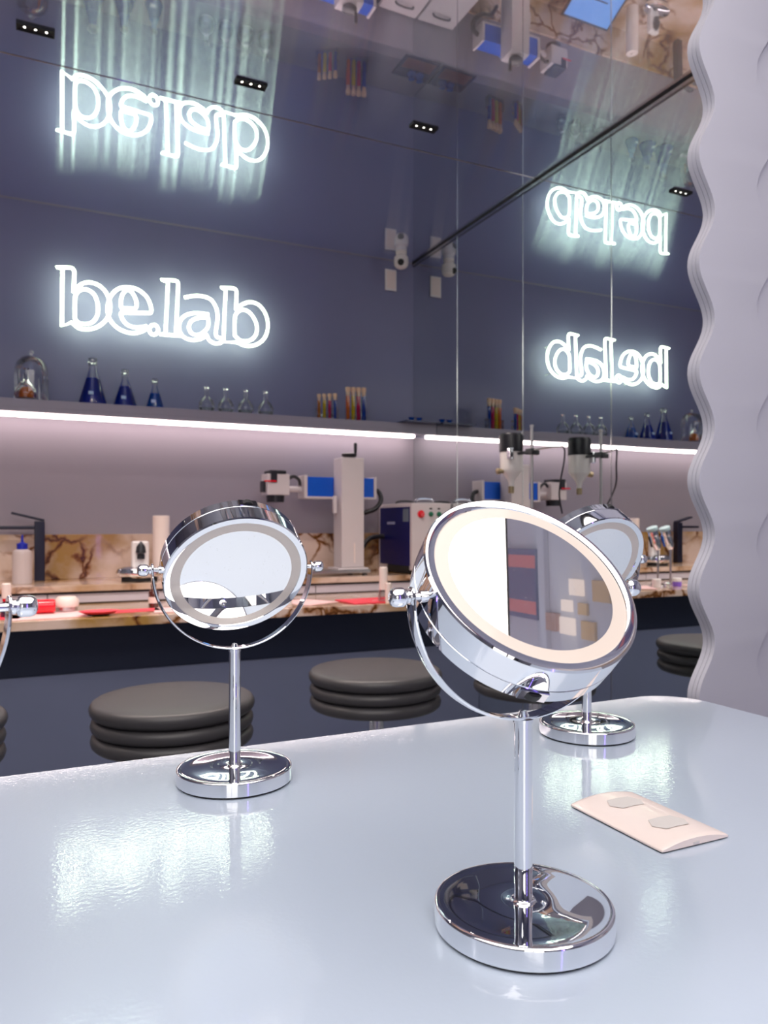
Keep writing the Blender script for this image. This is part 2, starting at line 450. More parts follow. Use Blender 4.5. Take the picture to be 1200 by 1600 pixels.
tag(o, 'low marble backsplash with brown veins along the back wall', 'backsplash')

# ------------------------------------------------------------------ shelf and led
SH = CAM_Z+.572
t = thing('wall_shelf', 'long grey wall shelf above the worktop with a light strip', 'shelf', (0, 0, 0))
MB().box(XL, XM-.002, 3.80, YB-.001, CAM_Z+.534, SH, bev=.0015).box(XL, XM-.002, 3.80, 3.812, CAM_Z+.515, CAM_Z+.534).build('board', shelf_paint, t)
MB().box(XL, XM-.042, 3.985, 4.022, CAM_Z+.517, CAM_Z+.534, bev=.004).build('light_strip', led_m, t)

# ------------------------------------------------------------------ neon sign
sg = thing('neon_sign', 'glowing white neon sign reading be.lab on the upper wall', 'neon sign', atY(253, 480, 4.005))
sloc = sg.location.copy()
def sp(u, v, Y=4.005):   # crop pixel of the photograph's sign -> world on the sign plane
    return atY(70+u/3.243, 390+v/3.243, Y)
def smooth(pts, n=5, closed=False):
    P = [Vector(p) for p in pts]; m = len(P); out = []
    rng = range(m) if closed else range(m-1)
    for i in rng:
        if closed: p0, p1, p2, p3 = P[i-1], P[i], P[(i+1) % m], P[(i+2) % m]
        else: p0, p1, p2, p3 = P[max(i-1, 0)], P[i], P[i+1], P[min(i+2, m-1)]
        for k in range(n):
            q = k/n
            out.append(.5*((2*p1)+(-p0+p2)*q+(2*p0-5*p1+4*p2-p3)*q*q+(-p0+3*p1-3*p2+p3)*q**3))
    if not closed: out.append(P[-1])
    return out
def strokes(name, lst):
    # lst: (closed, [segments]); a segment is a list of (u,v), sharp joins between segments
    mb = MB()
    for closed, segs in lst:
        pts = []
        for s_ in segs:
            w = smooth([sp(u, v)-sloc for u, v in s_], 4) if len(s_) > 2 else [sp(u, v)-sloc for u, v in s_]
            if pts and (pts[-1]-w[0]).length < 1e-5: w = w[1:]
            pts += w
        if closed and (pts[0]-pts[-1]).length < 1e-4: pts.pop()
        mb.tube(pts, .0076, 8, closed, up=Vector((0, 1, 0)))
    return mb.build(name, neon_m, sg, ang=80)
strokes('neon_letter', [
    (True, [[(58, 90), (118, 91)], [(118, 91), (140, 95), (150, 112)], [(150, 112), (146, 218)],
            [(146, 218), (178, 180), (225, 166), (280, 185), (318, 232), (332, 295), (315, 350), (270, 390), (220, 404), (170, 397), (138, 368)],
            [(138, 368), (86, 388)], [(86, 388), (90, 100)], [(90, 100), (58, 90)]]),
    (True, [[(152, 350), (154, 240), (180, 205), (215, 203), (250, 228), (268, 275), (268, 325), (245, 365), (205, 378), (170, 370), (152, 350)]])])
strokes('neon_letter', [
    (False, [[(535, 322), (384, 319)], [(384, 319), (392, 350), (420, 382), (465, 395), (515, 388)], [(515, 388), (505, 408), (465, 422), (420, 420), (370, 398), (330, 355), (318, 300), (332, 240), (370, 200), (420, 190), (475, 205), (520, 245), (540, 300), (535, 322)]]),
    (True, [[(386, 296), (455, 300)], [(455, 300), (465, 285), (460, 250), (440, 215), (415, 205), (395, 225), (386, 260), (386, 296)]])])
strokes('neon_dot', [(True, [[(552+22*math.cos(a*PI/6), 406+25*math.sin(a*PI/6)) for a in range(13)]])])
strokes('neon_letter', [(True, [[(590, 153), (655, 156)], [(655, 156), (672, 162), (676, 178)], [(676, 178), (664, 430)], [(664, 430), (690, 437)], [(690, 437), (584, 429)], [(584, 429), (612, 420)], [(612, 420), (624, 168)], [(624, 168), (590, 153)]])])
strokes('neon_letter', [
    (False, [[(708, 243), (745, 236), (790, 235), (840, 252), (868, 295), (876, 345), (868, 405), (870, 440), (900, 450)], [(900, 450), (895, 470), (860, 475), (830, 455), (822, 432)],
             [(822, 432), (790, 452), (745, 458), (700, 440), (680, 400), (690, 355), (725, 328), (775, 322), (830, 328)]]),
    (True, [[(828, 345), (785, 345), (745, 360), (730, 392), (745, 425), (780, 432), (812, 412), (828, 385), (828, 345)]])])
strokes('neon_letter', [
    (True, [[(893, 193), (945, 195)], [(945, 195), (965, 200), (972, 215)], [(972, 215), (968, 305)], [(968, 305), (1000, 278), (1045, 266), (1090, 285), (1122, 335), (1130, 395), (1112, 450), (1070, 482), (1020, 488), (975, 470)],
            [(975, 470), (905, 468)], [(905, 468), (916, 208)], [(916, 208), (893, 193)]]),
    (True, [[(962, 435), (964, 340), (990, 308), (1025, 310), (1055, 340), (1074, 385), (1070, 430), (1040, 460), (995, 462), (962, 435)]])])
# clear stand-offs carrying the letters
for u, v in ((100, 380), (100, 120), (1090, 300), (1090, 470), (630, 200), (630, 425), (420, 410), (330, 300)):
    p = sp(u, v)-sloc
    MB().lathe([(0, 0), (.004, 0), (.004, .072), (0, .072)], 10, T(p.x, 4.086-sloc.y, p.z) @ ROTX).build('stand_off', acrylic, sg)

# ------------------------------------------------------------------ glassware on the shelf
def on_shelf(px, Y=3.9):
    p = atY(px, 620, Y); return (p.x, Y, SH)
dome = thing('glass_cloche', 'clear glass cloche with knob over the orange flask on the shelf', 'cloche', on_shelf(49, 3.905))
MB().lathe([(.074, .008), (.074, .135), (.071, .16), (.062, .185), (.046, .203), (.024, .214), (0, .217)], 40, None, False).build('dome', glass, dome)
MB().lathe([(0, .217), (.006, .219), (.006, .224), (.011, .231), (.009, .238), (0, .242)], 20).build('knob', glass, dome)
MB().lathe([(0, 0), (.082, 0), (.082, .006), (.079, .008), (0, .008)], 40).build('base_plate', thin_glass('base_glass', (.8, .8, .82)), dome)
fl = thing('round_flask', 'small round flask of orange liquid inside the glass cloche', 'flask', (on_shelf(41, 3.905)[0], 3.905, SH+.0085))
FP = [(.036, 0), (.048, .008), (.052, .026), (.048, .050), (.034, .072), (.016, .088), (.012, .100), (.012, .142), (.017, .147)]
MB().lathe(FP, 32, None, True, False).build('glass_body', glass, fl)
MB().lathe([(0, .002), (.035, .002), (.0465, .009), (.0505, .026), (.0465, .050), (.042, .058), (0, .0582)], 32).build('liquid', orange_liq, fl)

def erlenmeyer(px, label, h, w, lh, liq):
    t = thing('erlenmeyer_flask', label, 'flask', on_shelf(px), 0, 'conical flasks of blue liquid on the shelf')
    rn = .018*h/.2
    MB().lathe([(w/2*.9, 0), (w/2, .006), (w/2*.985, .014), (rn, h*.76), (rn, h*.93), (rn*1.35, h*.96), (rn*1.35, h*.985)], 36, None, True, False).build('glass_body', glass, t)
    a = (lh-.014)/(h*.76-.014); rl = w/2*.985+(rn-w/2*.985)*a
    MB().lathe([(0, .002), (w/2*.88, .002), (w/2*.965, .007), (w/2*.96, .015), (rl*.97, lh), (0, lh)], 36).build('liquid', liq, t)
    MB().lathe([(rn*.6, h*.88), (rn*.95, h*.9), (rn*1.05, h*1.0), (rn*.9, h*1.03), (0, h*1.03)], 20, None, True, False).build('glass_stopper', thin_glass('stopper_glass', (.75, .76, .78)), t)
    pn = MB()
    R1 = w/2*.99+(rn-w/2)*.33+.0012
    for k in range(6):
        pass
    pn.box(-.011, .011, -.0006, .0006, -.008, .008)
    o = pn.build('print_mark', pbr('pale_print', (.45, .6, .85), .5), t)
    o.location = (-.012, -(w/2*.985+(rn-w/2*.985)*((h*.25-.014)/(h*.76-.014)))-.001+.001, h*.25)
    o.rotation_euler = (-math.atan2(w/2-rn, h*.76), 0, 0)
    return t
erlenmeyer(145, 'largest conical flask of dark blue liquid on the shelf', .222, .132, .132, blue_liq)
erlenmeyer(195.5, 'middle sized conical flask of dark blue liquid on the shelf', .182, .112, .104, blue_liq)
erlenmeyer(242, 'smallest conical flask of brighter blue liquid on the shelf', .150, .088, .080, blue_liq2)

BF = MB().lathe([(.024, 0), (.036, .008), (.043, .028), (.042, .048), (.032, .068), (.016, .083), (.0115, .092), (.0115, .128), (.016, .134), (.016, .138)], 32, None, True, False).mesh('glass_body', glass)
BC = MB().lathe([(0, .002), (.022, .002), (.033, .009), (.0395, .026), (0, .027)], 28).mesh('water', thin_glass('clear_water', (.80, .82, .84)))
names4 = ['leftmost of the four empty clear round flasks on the shelf', 'second from left of the four empty clear round flasks',
          'third from left of the four empty clear round flasks', 'rightmost of the four empty clear round flasks on the shelf']
bf0 = thing('boiling_flask', names4[0], 'flask', on_shelf(323), 0, 'four empty round flasks on the shelf')
link('glass_body', BF, bf0); link('water', BC, bf0)
for px, l in zip((353, 384, 415), names4[1:]):
    c = copy_tree(bf0); c.location = on_shelf(px); c['label'] = l

def tube_rack(px, rz, label, h, r, cols, names):
    x, y, z = on_shelf(px, 3.90)
    t = thing('test_tube_rack', label, 'test tube rack', (x, y, z), rz, 'clear racks of coloured test tubes')
    hw = .06
    for zz, nm in ((.004, 'base_plate'), (.030, 'middle_plate'), (.066, 'top_plate')):
        MB().box(-hw, hw, -.022, .022, zz-.0022, zz+.0022, bev=.001, seg=1).build(nm, acrylic, t)
    for sx in (-1, 1):
        MB().box(sx*hw-.002, sx*hw+.002, -.02, .02, .0, .07).build('side_plate', acrylic, t)
    for k in range(4):
        lx = (k-1.5)*.030
        wp = Matrix.Rotation(rz, 4, 'Z') @ Vector((lx, 0, 0))
        u = thing('test_tube', names[k], 'test tube', (x+wp.x, y+wp.y, z+.0065), 0, 'corked test tubes of coloured liquid')
        MB().lathe([(0, 0), (r*.6, .003), (r, r*.9), (r, h*.86)], 20, None, False, False).build('glass_tube', glass, u)
        MB().lathe([(0, .001), (r*.57, .004), (r*.94, r*.95), (r*.94, h*.74), (0, h*.74)], 20).build('liquid', tube_liq[cols[k]], u)
        MB().lathe([(0, h*.75), (r*.85, h*.75), (r*.95, h*.86), (r*1.12, h*.875), (r*1.15, h*.985), (r*1.0, h), (0, h)], 20).build('stopper', cork, u)
tube_rack(511, math.radians(-36), 'small clear test tube rack left of the taller one', .140, .0098, ['amber', 'yellow', 'magenta', 'blue'],
          ['short amber test tube, leftmost in the small rack', 'short yellow test tube in the small rack', 'short magenta test tube in the small rack', 'short blue test tube, rightmost in the small rack'])
tube_rack(556, math.radians(-12), 'clear test tube rack with the four taller tubes', .188, .0120, ['orange', 'yellow', 'magenta', 'blue'],
          ['tall orange test tube, leftmost in the taller rack', 'tall yellow test tube in the taller rack', 'tall magenta test tube in the taller rack', 'tall blue test tube, rightmost in the taller rack'])

# tray at the shelf's mirror end
t = thing('serving_tray', 'thin dark blue tray on the shelf against the mirror', 'tray', (XM-.112, 3.84, SH))
MB().box(-.115, .105, -.105, .085, .0005, .010, bev=.003).build('tray_plate', pbr('dark_blue_tray', (.02, .03, .09), .25, coat=.4), t)
MB().box(-.095, .085, -.09, .00, .0102, .012, bev=.0005, seg=1).build('mat', pbr('dull_red_mat', (.20, .05, .06), .5), t)
for x, l in ((-.115, 'blue glass dish on the dark tray, left one'), (-.065, 'blue glass dish on the dark tray beside the mirror')):
    u = tag(MB().lathe([(0, 0), (.022, 0), (.026, .006), (.021, .016), (.012, .022), (.016, .030), (.020, .033), (.014, .031), (0, .022)], 24).build('glass_dish', blue_liq2), l, 'dish')
    u.location = (XM+x-.01, 3.87, SH+.0105)

# ------------------------------------------------------------------ dome camera and wall plates in the corner
cp = Vector((1.962, 3.935, CEIL))
t = thing('security_camera', 'white ball security camera on the ceiling near the mirror corner', 'camera', cp)
MB().lathe([(0, -.001), (.032, -.001), (.032, -.014), (.026, -.020), (0, -.020)], 28).build('mount', white_p, t)
bl = MB().lathe([(0, .044), (.024, .040), (.040, .025), (.042, .0), (.040, -.022), (.030, -.036), (.016, -.042), (0, -.044)], 32, T(0, 0, -.058)).build('body', white_p, t)
d = (Vector((0, 0, CAM_Z-.5))-Vector((.3, 0, 0)) - Vector((cp.x, cp.y, cp.z-.058))).normalized()
q = d.to_track_quat('Z', 'Y').to_matrix().to_4x4()
MB().lathe([(0, .046), (.017, .044), (.020, .036), (.020, .030), (0, .030)], 24, T(0, 0, -.058) @ q).build('lens', rubber, t)
t = thing('blank_wall_plate', 'white rectangular plate high on the back wall beside the corner', 'wall plate', atY(610, 438, YB-.0005))
MB().box(-.037, .037, -.009, 0, -.063, .063, bev=.003).build('plate', white_p, t)
MB().box(-.028, .028, -.0105, -.0088, -.052, .052, bev=.001, seg=1).build('cover', warm_white, t)

# ------------------------------------------------------------------ laser marking machine
lx, ly = 1.582, 3.80
t = thing('laser_marking_machine', 'white column laser marker with blue beam tube on the marble ledge', 'laser machine', (lx, ly, LT))
def lz(h): return CAM_Z+h-LT
b = MB().box(-.40, .085, -.09, .16, .012, .030, bev=.002).build('base_plate', steel, t)
for x in (-.37, .06):
    for y in (-.07, .13):
        MB().lathe([(0, 0), (.014, 0), (.012, .0115), (0, .0115)], 16, T(x, y, 0)).build('foot', rubber, t)
MB().box(-.095, .08, -.075, .075, .030, .040, bev=.002).build('column_foot', machine_white, t)
c = MB().box(-.066, .064, -.055, .065, .040, lz(.362), bev=.006).build('column', machine_white, t)
MB().box(.004, .010, -.0565, -.0548, .065, .17, bev=.0005, seg=1).build('scale_strip', warm_white, c)
h = MB().lathe([(0, 0), (.030, 0), (.030, .004), (.040, .010), (.042, .022), (.030, .026), (0, .026)], 28, T(0, 0, lz(.363))).build('hand_wheel', black, t)
MB().lathe([(0, 0), (.007, 0), (.009, .03), (.009, .058), (0, .062)], 16, T(.036, 0, lz(.387))).build('crank_handle', black, h)
y0 = .070
bd = MB().box(-.225, .186, y0, y0+.10, lz(.152), lz(.262), bev=.003).build('beam_tube', machine_blue, t)
e = MB()
for x0, x1 in ((-.233, -.215), (.176, .192)):
    e.box(x0, x1, y0-.006, y0+.106, lz(.146), lz(.270), bev=.002)
e.box(-.22, .18, y0-.005, y0+.10, lz(.145), lz(.156))
e.build('end_plates', machine_white, bd)
MB().box(-.02, .0, y0-.004, y0+.104, lz(.150), lz(.265)).build('clamp_band', pbr('clamp_light_blue', (.1, .3, .8), .4), bd)
MB().lathe([(0, 0), (.016, 0), (.016, .09), (0, .09)], 20, T(-.315, y0+.05, lz(.195)) @ ROTY).build('connector', machine_white, t)
g = MB().box(-.437, -.315, y0-.01, y0+.11, lz(.160), lz(.272), bev=.006).build('scan_head', machine_white, t)
MB().box(-.425, -.335, y0-.014, y0+.095, lz(.2725), lz(.290), bev=.004).build('top_cap', black, g)
MB().box(-.420, -.385, y0-.016, y0-.0105, lz(.225), lz(.290), bev=.002).build('bracket', black, g)
MB().box(-.452, -.438, y0+.02, y0+.08, lz(.175), lz(.235), bev=.003).build('side_cap', black, g)
MB().box(-.457, -.39, y0-.020, y0-.0165, lz(.228), lz(.236), bev=.001, seg=1).build('red_pointer', red_p, g)
MB().lathe([(0, 0), (.046, 0), (.048, .03), (.048, .0345), (0, .0345)], 28, T(-.376, y0+.05, lz(.124))).build('lens', black, g)
MB().tube(smooth([(-.315, y0+.03, lz(.245)), (-.285, y0+.02, lz(.262)), (-.255, y0+.02, lz(.245)), (-.245, y0+.03, lz(.215))], 5), .009, 10).build('cable', black, t)
MB().box(-.098, -.078, -.02, .0, lz(.065), lz(.158), bev=.003).build('limit_switch', machine_white, t)
MB().tube(smooth([(.188, y0+.05, lz(.205)), (.225, y0+.04, lz(.19)), (.235, y0+.03, lz(.14)), (.19, y0+.02, lz(.09)), (.11, y0+.04, lz(.06)), (.07, .1, lz(-.0))], 6), .013, 12).build('hose', black, t)

MB().tube(smooth([(1.66-lx, 3.93-ly, .045), (1.70-lx, 3.95-ly, .10), (1.76-lx, 3.96-ly, .18), (1.82-lx, 3.97-ly, .20), (1.866-lx, 3.97-ly, .20)], 6), .014, 12).build('hose', black, t)

# control cabinet
t = thing('control_cabinet', 'white laser control box with dark blue side panel and red button', 'control box', (1.873, 3.628, LT))
bxw, bxd, bxh = .24, .42, .385
MB().box(0, bxw, 0, bxd, .022, bxh, bev=.004).build('body', machine_white, t)
MB().box(-.0035, .002, .022, bxd-.022, .045, bxh-.02, bev=.001, seg=1).build('side_panel', deep_blue, t)
lb = MB()
lb.box(-.0045, -.003, .20, .30, bxh-.115, bxh-.1005)
lb.build('label_strip', pbr('pale_label', (.35, .38, .6), .5), t)
MB().box(-.0045, -.003, .03, .10, bxh-.10, bxh-.030).build('rating_plate', pbr('grey_plate', (.14, .17, .22), .4), t)
MB().box(-.004, .002, .03, .30, .005, .045, bev=.004).build('corner_guard', rubber, t)
for i, (x, m, r) in enumerate(((.055, red_p, .017), (.115, green_p, .011), (.165, green_p, .011))):
    o = MB().lathe([(0, 0), (r*1.25, 0), (r*1.25, .004), (r*.9, .006), (r*.9, .014), (r*.6, .020), (0, .020)], 20, T(x, 0, bxh-.060) @ ROTX).build('push_button', m, t)
    if i == 0: o['label'] = 'large red emergency button'
    else: MB().box(x-.008, x+.008, -.002, .0005, bxh-.034, bxh-.026).build('button_legend', rubber, t)
hd = MB()
hd.box(.05, .20, .03, .15, bxh, bxh+.003, bev=.001, seg=1)
hd.build('handle_recess', steel, t)
MB().tube(smooth([(.07, .09, bxh+.002), (.075, .09, bxh+.02), (.125, .09, bxh+.026), (.175, .09, bxh+.02), (.18, .09, bxh+.002)], 4), .006, 10).build('handle', chrome, t)
MB().tube(smooth([(.07, .33, bxh+.002), (.075, .33, bxh+.015), (.125, .33, bxh+.02), (.175, .33, bxh+.015), (.18, .33, bxh+.002)], 4), .006, 10).build('handle', black, t)
for x in (.03, .21):
    for y in (.04, .38):
        MB().box(x-.018, x+.018, y-.018, y+.018, 0, .0215, bev=.003).build('foot', rubber, t)

# ------------------------------------------------------------------ faucet, bottle, roll, lab device
t = thing('tall_faucet', 'tall blue black faucet with slanted lever on the marble ledge', 'faucet', (.062, 3.99, LT))
MB().box(-.023, .023, -.023, .023, 0, .285, bev=.004).build('column', navy_metal, t)
MB().box(-.185, -.020, -.018, .018, .245, .262, bev=.004).build('spout', navy_metal, t)
MB().box(-.125, .022, -.020, .020, -.006, .006, bev=.003, rot=T(.0, 0, .293) @ Matrix.Rotation(math.radians(14), 4, 'Y')).build('lever', navy_metal, t)
t = thing('squeeze_bottle', 'translucent squeeze bottle with blue nozzle cap on the ledge', 'bottle', (-.012, 3.80, LT))
MB().lathe([(0, 0), (.038, 0), (.041, .005), (.041, .135), (.036, .150), (.022, .157), (0, .157)], 32).build('body', pbr('milky_plastic', (.55, .47, .46), .35), t)
MB().lathe([(0, .157), (.023, .157), (.023, .182), (.012, .185), (.006, .19), (.004, .222), (0, .222)], 24).build('cap', pbr('blue_cap', (.01, .02, .35), .3), t)
t = thing('paper_roll', 'white cylindrical roll standing upright behind the middle makeup mirror', 'roll', (.605, 3.86, LT))
MB().lathe([(.012, .0), (.040, .0), (.040, .31), (.036, .312), (.014, .312), (.012, .31), (.012, 0)], 36, None, False, False).build('sheet', warm_white, t)
t = thing('lab_scanner', 'silver oval lab device with white arm and black tip', 'device', (.490, 3.755, LT))
so = MB()
so.lathe([(0, .016), (.080, .016), (.100, .026), (.106, .042), (.100, .060), (.074, .070), (0, .072)], 40, Matrix.Diagonal((1, .62, 1, 1)))
so.build('base', chrome, t)
MB().lathe([(0, 0), (.082, 0), (.082, .0155), (0, .0155)], 32, Matrix.Diagonal((1, .55, 1, 1))).build('foot', rubber, t)
MB().box(-.035, .045, .005, .045, .06, .19, bev=.012, seg=3).build('arm', white_p, t)
MB().lathe([(.024, 0), (.020, .03), (.004, .052), (0, .055)], 24, T(.005, -.006, .135)).build('tip', black, t)
MB().lathe([(0, 0), (.018, 0), (.018, .02), (.012, .024), (0, .024)], 20, T(.005, -.006, .105)).build('tip_collar', black, t)

# touch screen (seen from above in the ceiling)
t = thing('tablet_monitor', 'tilted monitor with plain light blue screen lying behind the middle mirror', 'monitor', (.93, 3.84, LT))
Mx = T(0, 0, .085) @ Matrix.Rotation(math.radians(28), 4, 'X')
MB().box(-.19, .19, -.125, .125, -.012, .0, bev=.004, rot=Mx).build('case', black, t)
MB().box(-.175, .175, -.11, .11, .0002, .0012, rot=Mx).build('screen', screen_blue, t)
MB().box(-.08, .08, -.03, .09, .0, .075, bev=.006).build('stand', black, t)

# ------------------------------------------------------------------ things on the lower worktop
def onc(px, Y): p = atY(px, 900, Y); return Vector((p.x, Y, CT))
t = thing('dropper_bottle', 'small amber bottle with a pale label on the lower worktop', 'bottle', onc(240, 3.34))
MB().lathe([(0, 0), (.019, 0), (.021, .004), (.021, .062), (.017, .072), (.009, .078), (.009, .086), (0, .086)], 24).build('body', amber, t)
MB().lathe([(0, .086), (.011, .086), (.011, .10), (.005, .104), (.005, .118), (0, .120)], 18).build('cap', black, t)
MB().lathe([(.0213, .02), (.0213, .046)], 24, None, False, False).build('label', warm_white, t)
t = thing('pump_bottle', 'clear bottle with tall white cap beside the red booklet', 'bottle', onc(599, 3.12))
MB().lathe([(0, 0), (.022, 0), (.023, .004), (.023, .05), (.018, .058), (0, .058)], 24).build('body', thin_glass('bottle_clear', (.8, .78, .78)), t)
MB().lathe([(0, .058), (.019, .058), (.019, .155), (.016, .16), (0, .16)], 24).build('cap', warm_white, t)
t = thing('lotion_tube', 'short white tube standing right of the pump bottle', 'tube', onc(607, 3.09))
MB().lathe([(0, 0), (.014, 0), (.015, .003), (.015, .085), (.012, .09), (0, .09)], 20).build('body', warm_white, t)
def flat(name, label, cat, px, Y, w, d, rz, m, hgt=.004, z=CT):
    p = onc(px, Y)
    o = MB().box(-w/2, w/2, -d/2, d/2, 0, hgt, bev=.0008, seg=1).build(name, m)
    o.location = (p.x, p.y, z+.0004); o.rotation_euler = (0, 0, rz)
    return tag(o, label, cat)
bk = flat('booklet', 'red booklet lying near the worktop edge left of the front mirror', 'booklet', 590, 3.19, .34, .20, math.radians(4), red_paper, .006)
MB().box(-.04, .10, -.03, -.02, .0061, .0066).build('title_line', warm_white, bk)
MB().box(-.02, .12, -.05, -.043, .0061, .0066).build('title_line', warm_white, bk)
flat('paper_sheet', 'white paper sheet with a red line near the middle mirror', 'paper', 478, 3.27, .20, .22, .5, pink_paper, .002)
flat('paper_sheet', 'pale pink paper sheet right of the amber bottle', 'paper', 300, 3.20, .30, .18, -.15, pink_paper, .002)
flat('leaflet', 'red leaflet left of the amber bottle', 'leaflet', 200, 3.24, .26, .10, .12, red_paper, .002)
flat('paper_sheet', 'pale paper sheet under the round cream jar', 'paper', 75, 3.20, .30, .20, .1, pink_paper, .002)
flat('leaflet', 'red leaflet at the left picture edge on the worktop', 'leaflet', -10, 3.22, .20, .14, -.2, red_paper, .002)
t = thing('oval_dish', 'red oval dish on a dark foot near the worktop edge', 'dish', onc(155, 3.13)+Vector((0, 0, .0005)))
MB().lathe([(0, 0), (.035, 0), (.05, .008), (0, .008)], 32, Matrix.Diagonal((1, .6, 1, 1))).build('foot', black, t)
MB().lathe([(0, .008), (.055, .008), (.075, .018), (.073, .019), (.05, .012), (0, .011)], 36, Matrix.Diagonal((1, .6, 1, 1))).build('bowl', red_paper, t)
t = thing('cream_jar', 'round cream coloured jar right of the red cylinder', 'jar', onc(104, 3.33)+Vector((0, 0, .003)))
MB().lathe([(0, 0), (.038, 0), (.043, .006), (.043, .018), (0, .018)], 32).build('base', steel, t)
MB().lathe([(0, .018), (.044, .018), (.047, .026), (.045, .045), (.034, .058), (0, .061)], 32).build('lid', warm_white, t)
o = MB().lathe([(0, -.036), (.024, -.036), (.028, -.032), (.028, .030), (.022, .036), (0, .036)], 28, ROTY).build('red_cylinder', red_p)
tag(o, 'glossy red cylinder lying left of the cream jar', 'cylinder'); o.location = onc(71, 3.27)+Vector((0, 0, .031))
t = thing('spray_bottle', 'small bottle with tall white cap and red ring at left edge', 'bottle', onc(10, 3.22)+Vector((0, 0, .0035)))
MB().lathe([(0, 0), (.019, 0), (.021, .004), (.021, .045), (.012, .056), (0, .056)], 24).build('body', pbr('dark_blue_glass', (.01, .015, .05), .1, coat=1.), t)
MB().lathe([(.0125, .056), (.014, .058), (.014, .069), (0, .069)], 20).build('ring', red_p, t)
MB().lathe([(0, .069), (.0165, .069), (.0165, .122), (.014, .125), (0, .125)], 20).build('cap', warm_white, t)
# hand tools on rod stands (seen in the wall mirror)
def tool(x, y, rz, label, bluebit):
    t = thing('tool_stand', label, 'tool stand', (x, y, CT+.0005), rz, 'chrome hand tools on rod stands')
    MB().lathe([(0, 0), (.045, 0), (.045, .008), (.04, .012), (0, .012)], 28).build('base', chrome, t)
    MB().lathe([(0, .012), (.006, .012), (.006, .22), (0, .22)], 14).build('rod', steel, t)
    M2 = T(0, 0, .21) @ Matrix.Rotation(math.radians(-22), 4, 'Y')
    h = MB().lathe([(0, 0), (.016, 0), (.024, .02), (.026, .05), (.024, .085), (.028, .09), (.028, .115), (0, .118)], 24, M2).build('head', chrome, t)
    MB().box(-.022, .022, -.030, -.020, .02, .09, bev=.003, rot=M2).build('grip', bluebit, h)
    MB().lathe([(0, .118), (.030, .118), (.032, .124), (.032, .136), (0, .138)], 24, M2).build('top_cap', pbr('pale_teal', (.45, .62, .66), .3), h)
tool(.96, 3.28, PI, 'chrome hand tool with black grip on a rod stand', black)
tool(.79, 3.35, PI, 'chrome hand tool with bright blue grip on a rod stand', machine_blue)
def jar(x, y, l, c):
    t = thing('cosmetic_jar', l, 'jar', (x, y, CT+.0005), 0, 'small white jars beside the tool stands')
    MB().lathe([(0, 0), (.022, 0), (.024, .003), (.024, .028), (0, .028)], 24).build('body', c, t)
    MB().lathe([(0, .028), (.025, .028), (.025, .045), (.022, .048), (0, .048)], 24).build('lid', white_p, t)
jar(1.04, 3.21, 'white jar nearest the right end of the three beside the tool stands', white_p)
jar(.875, 3.22, 'white lidded jar with purple body between the tool stands', pbr('purple_jar', (.25, .12, .6), .3))
jar(.70, 3.26, 'white lidded jar with blue body left of the tool stands', pbr('blue_jar', (.1, .2, .7), .3))

# ------------------------------------------------------------------ dispensing funnel on a rod stand by the mirror wall
t = thing('bracket_shelf', 'small grey bracket shelf on the mirror wall under the rod stand', 'shelf', (2.0, 2.68, CAM_Z-.14))
MB().box(-.16, .117, -.14, .20, 0, .02, bev=.003).build('board', shelf_paint, t)
MB().box(.100, .117, -.10, .16, -.10, -.0005, bev=.003).build('bracket', steel, t)
t = thing('dispenser_stand', 'steel rod stand with clamp holding a white funnel dispenser by the mirror', 'lab stand', (1.934, 2.644, CAM_Z-.1195))
def dz(h): return h+.1195
MB().box(-.05, .05, -.03, .17, 0, .012, bev=.003).build('base', steel, t)
MB().lathe([(0, .012), (.0065, .012), (.0065, dz(.412)), (.009, dz(.414)), (.009, dz(.424)), (0, dz(.426))], 16).build('rod', steel, t)
cl = MB().box(-.014, .014, -.014, .03, dz(.300), dz(.325), bev=.004).box(-.008, .008, .03, .095, dz(.305), dz(.318), bev=.003).box(-.02, .02, -.03, -.012, dz(.296), dz(.316), bev=.004).build('clamp', black, t)
MB().tube([(.0, -.02, dz(.318)), (.02, -.10, dz(.322)), (.045, -.15, dz(.322))], .004, 10).build('arm', steel, t)
MB().tube(smooth([(.045, -.15, dz(.322)), (.05, -.155, dz(.30)), (.048, -.15, dz(.25)), (.04, -.14, dz(.18)), (.05, -.12, dz(.12)), (.08, -.10, dz(.05))], 6), .0035, 8).build('cord', black, t)
fy = .148
MB().lathe([(.0, dz(.322)), (.051, dz(.322)), (.053, dz(.33)), (.053, dz(.392)), (.047, dz(.402)), (0, dz(.404))], 36, T(-.002, fy, 0)).build('cap', black, t)
MB().lathe([(0, dz(.150)), (.010, dz(.150)), (.011, dz(.185)), (.016, dz(.200)), (.040, dz(.232)), (.049, dz(.245)), (.049, dz(.3215)), (0, dz(.3215))], 36, T(-.002, fy, 0)).build('funnel_body', white_p, t)
MB().lathe([(0, dz(.140)), (.013, dz(.142)), (.013, dz(.17)), (.0112, dz(.172)), (0, dz(.172))], 20, T(-.002, fy, 0)).build('nozzle', brass, t)
v = MB().lathe([(0, 0), (.009, 0), (.009, .012), (.013, .014), (.013, .030), (0, .032)], 18, T(-.045, fy, dz(.236)) @ Matrix.Rotation(-PI/2, 4, 'Y')).build('valve', brass, t)
MB().box(-.05, -.03, fy-.06, fy-.035, dz(.285), dz(.335), bev=.004).build('latch', chrome, t)

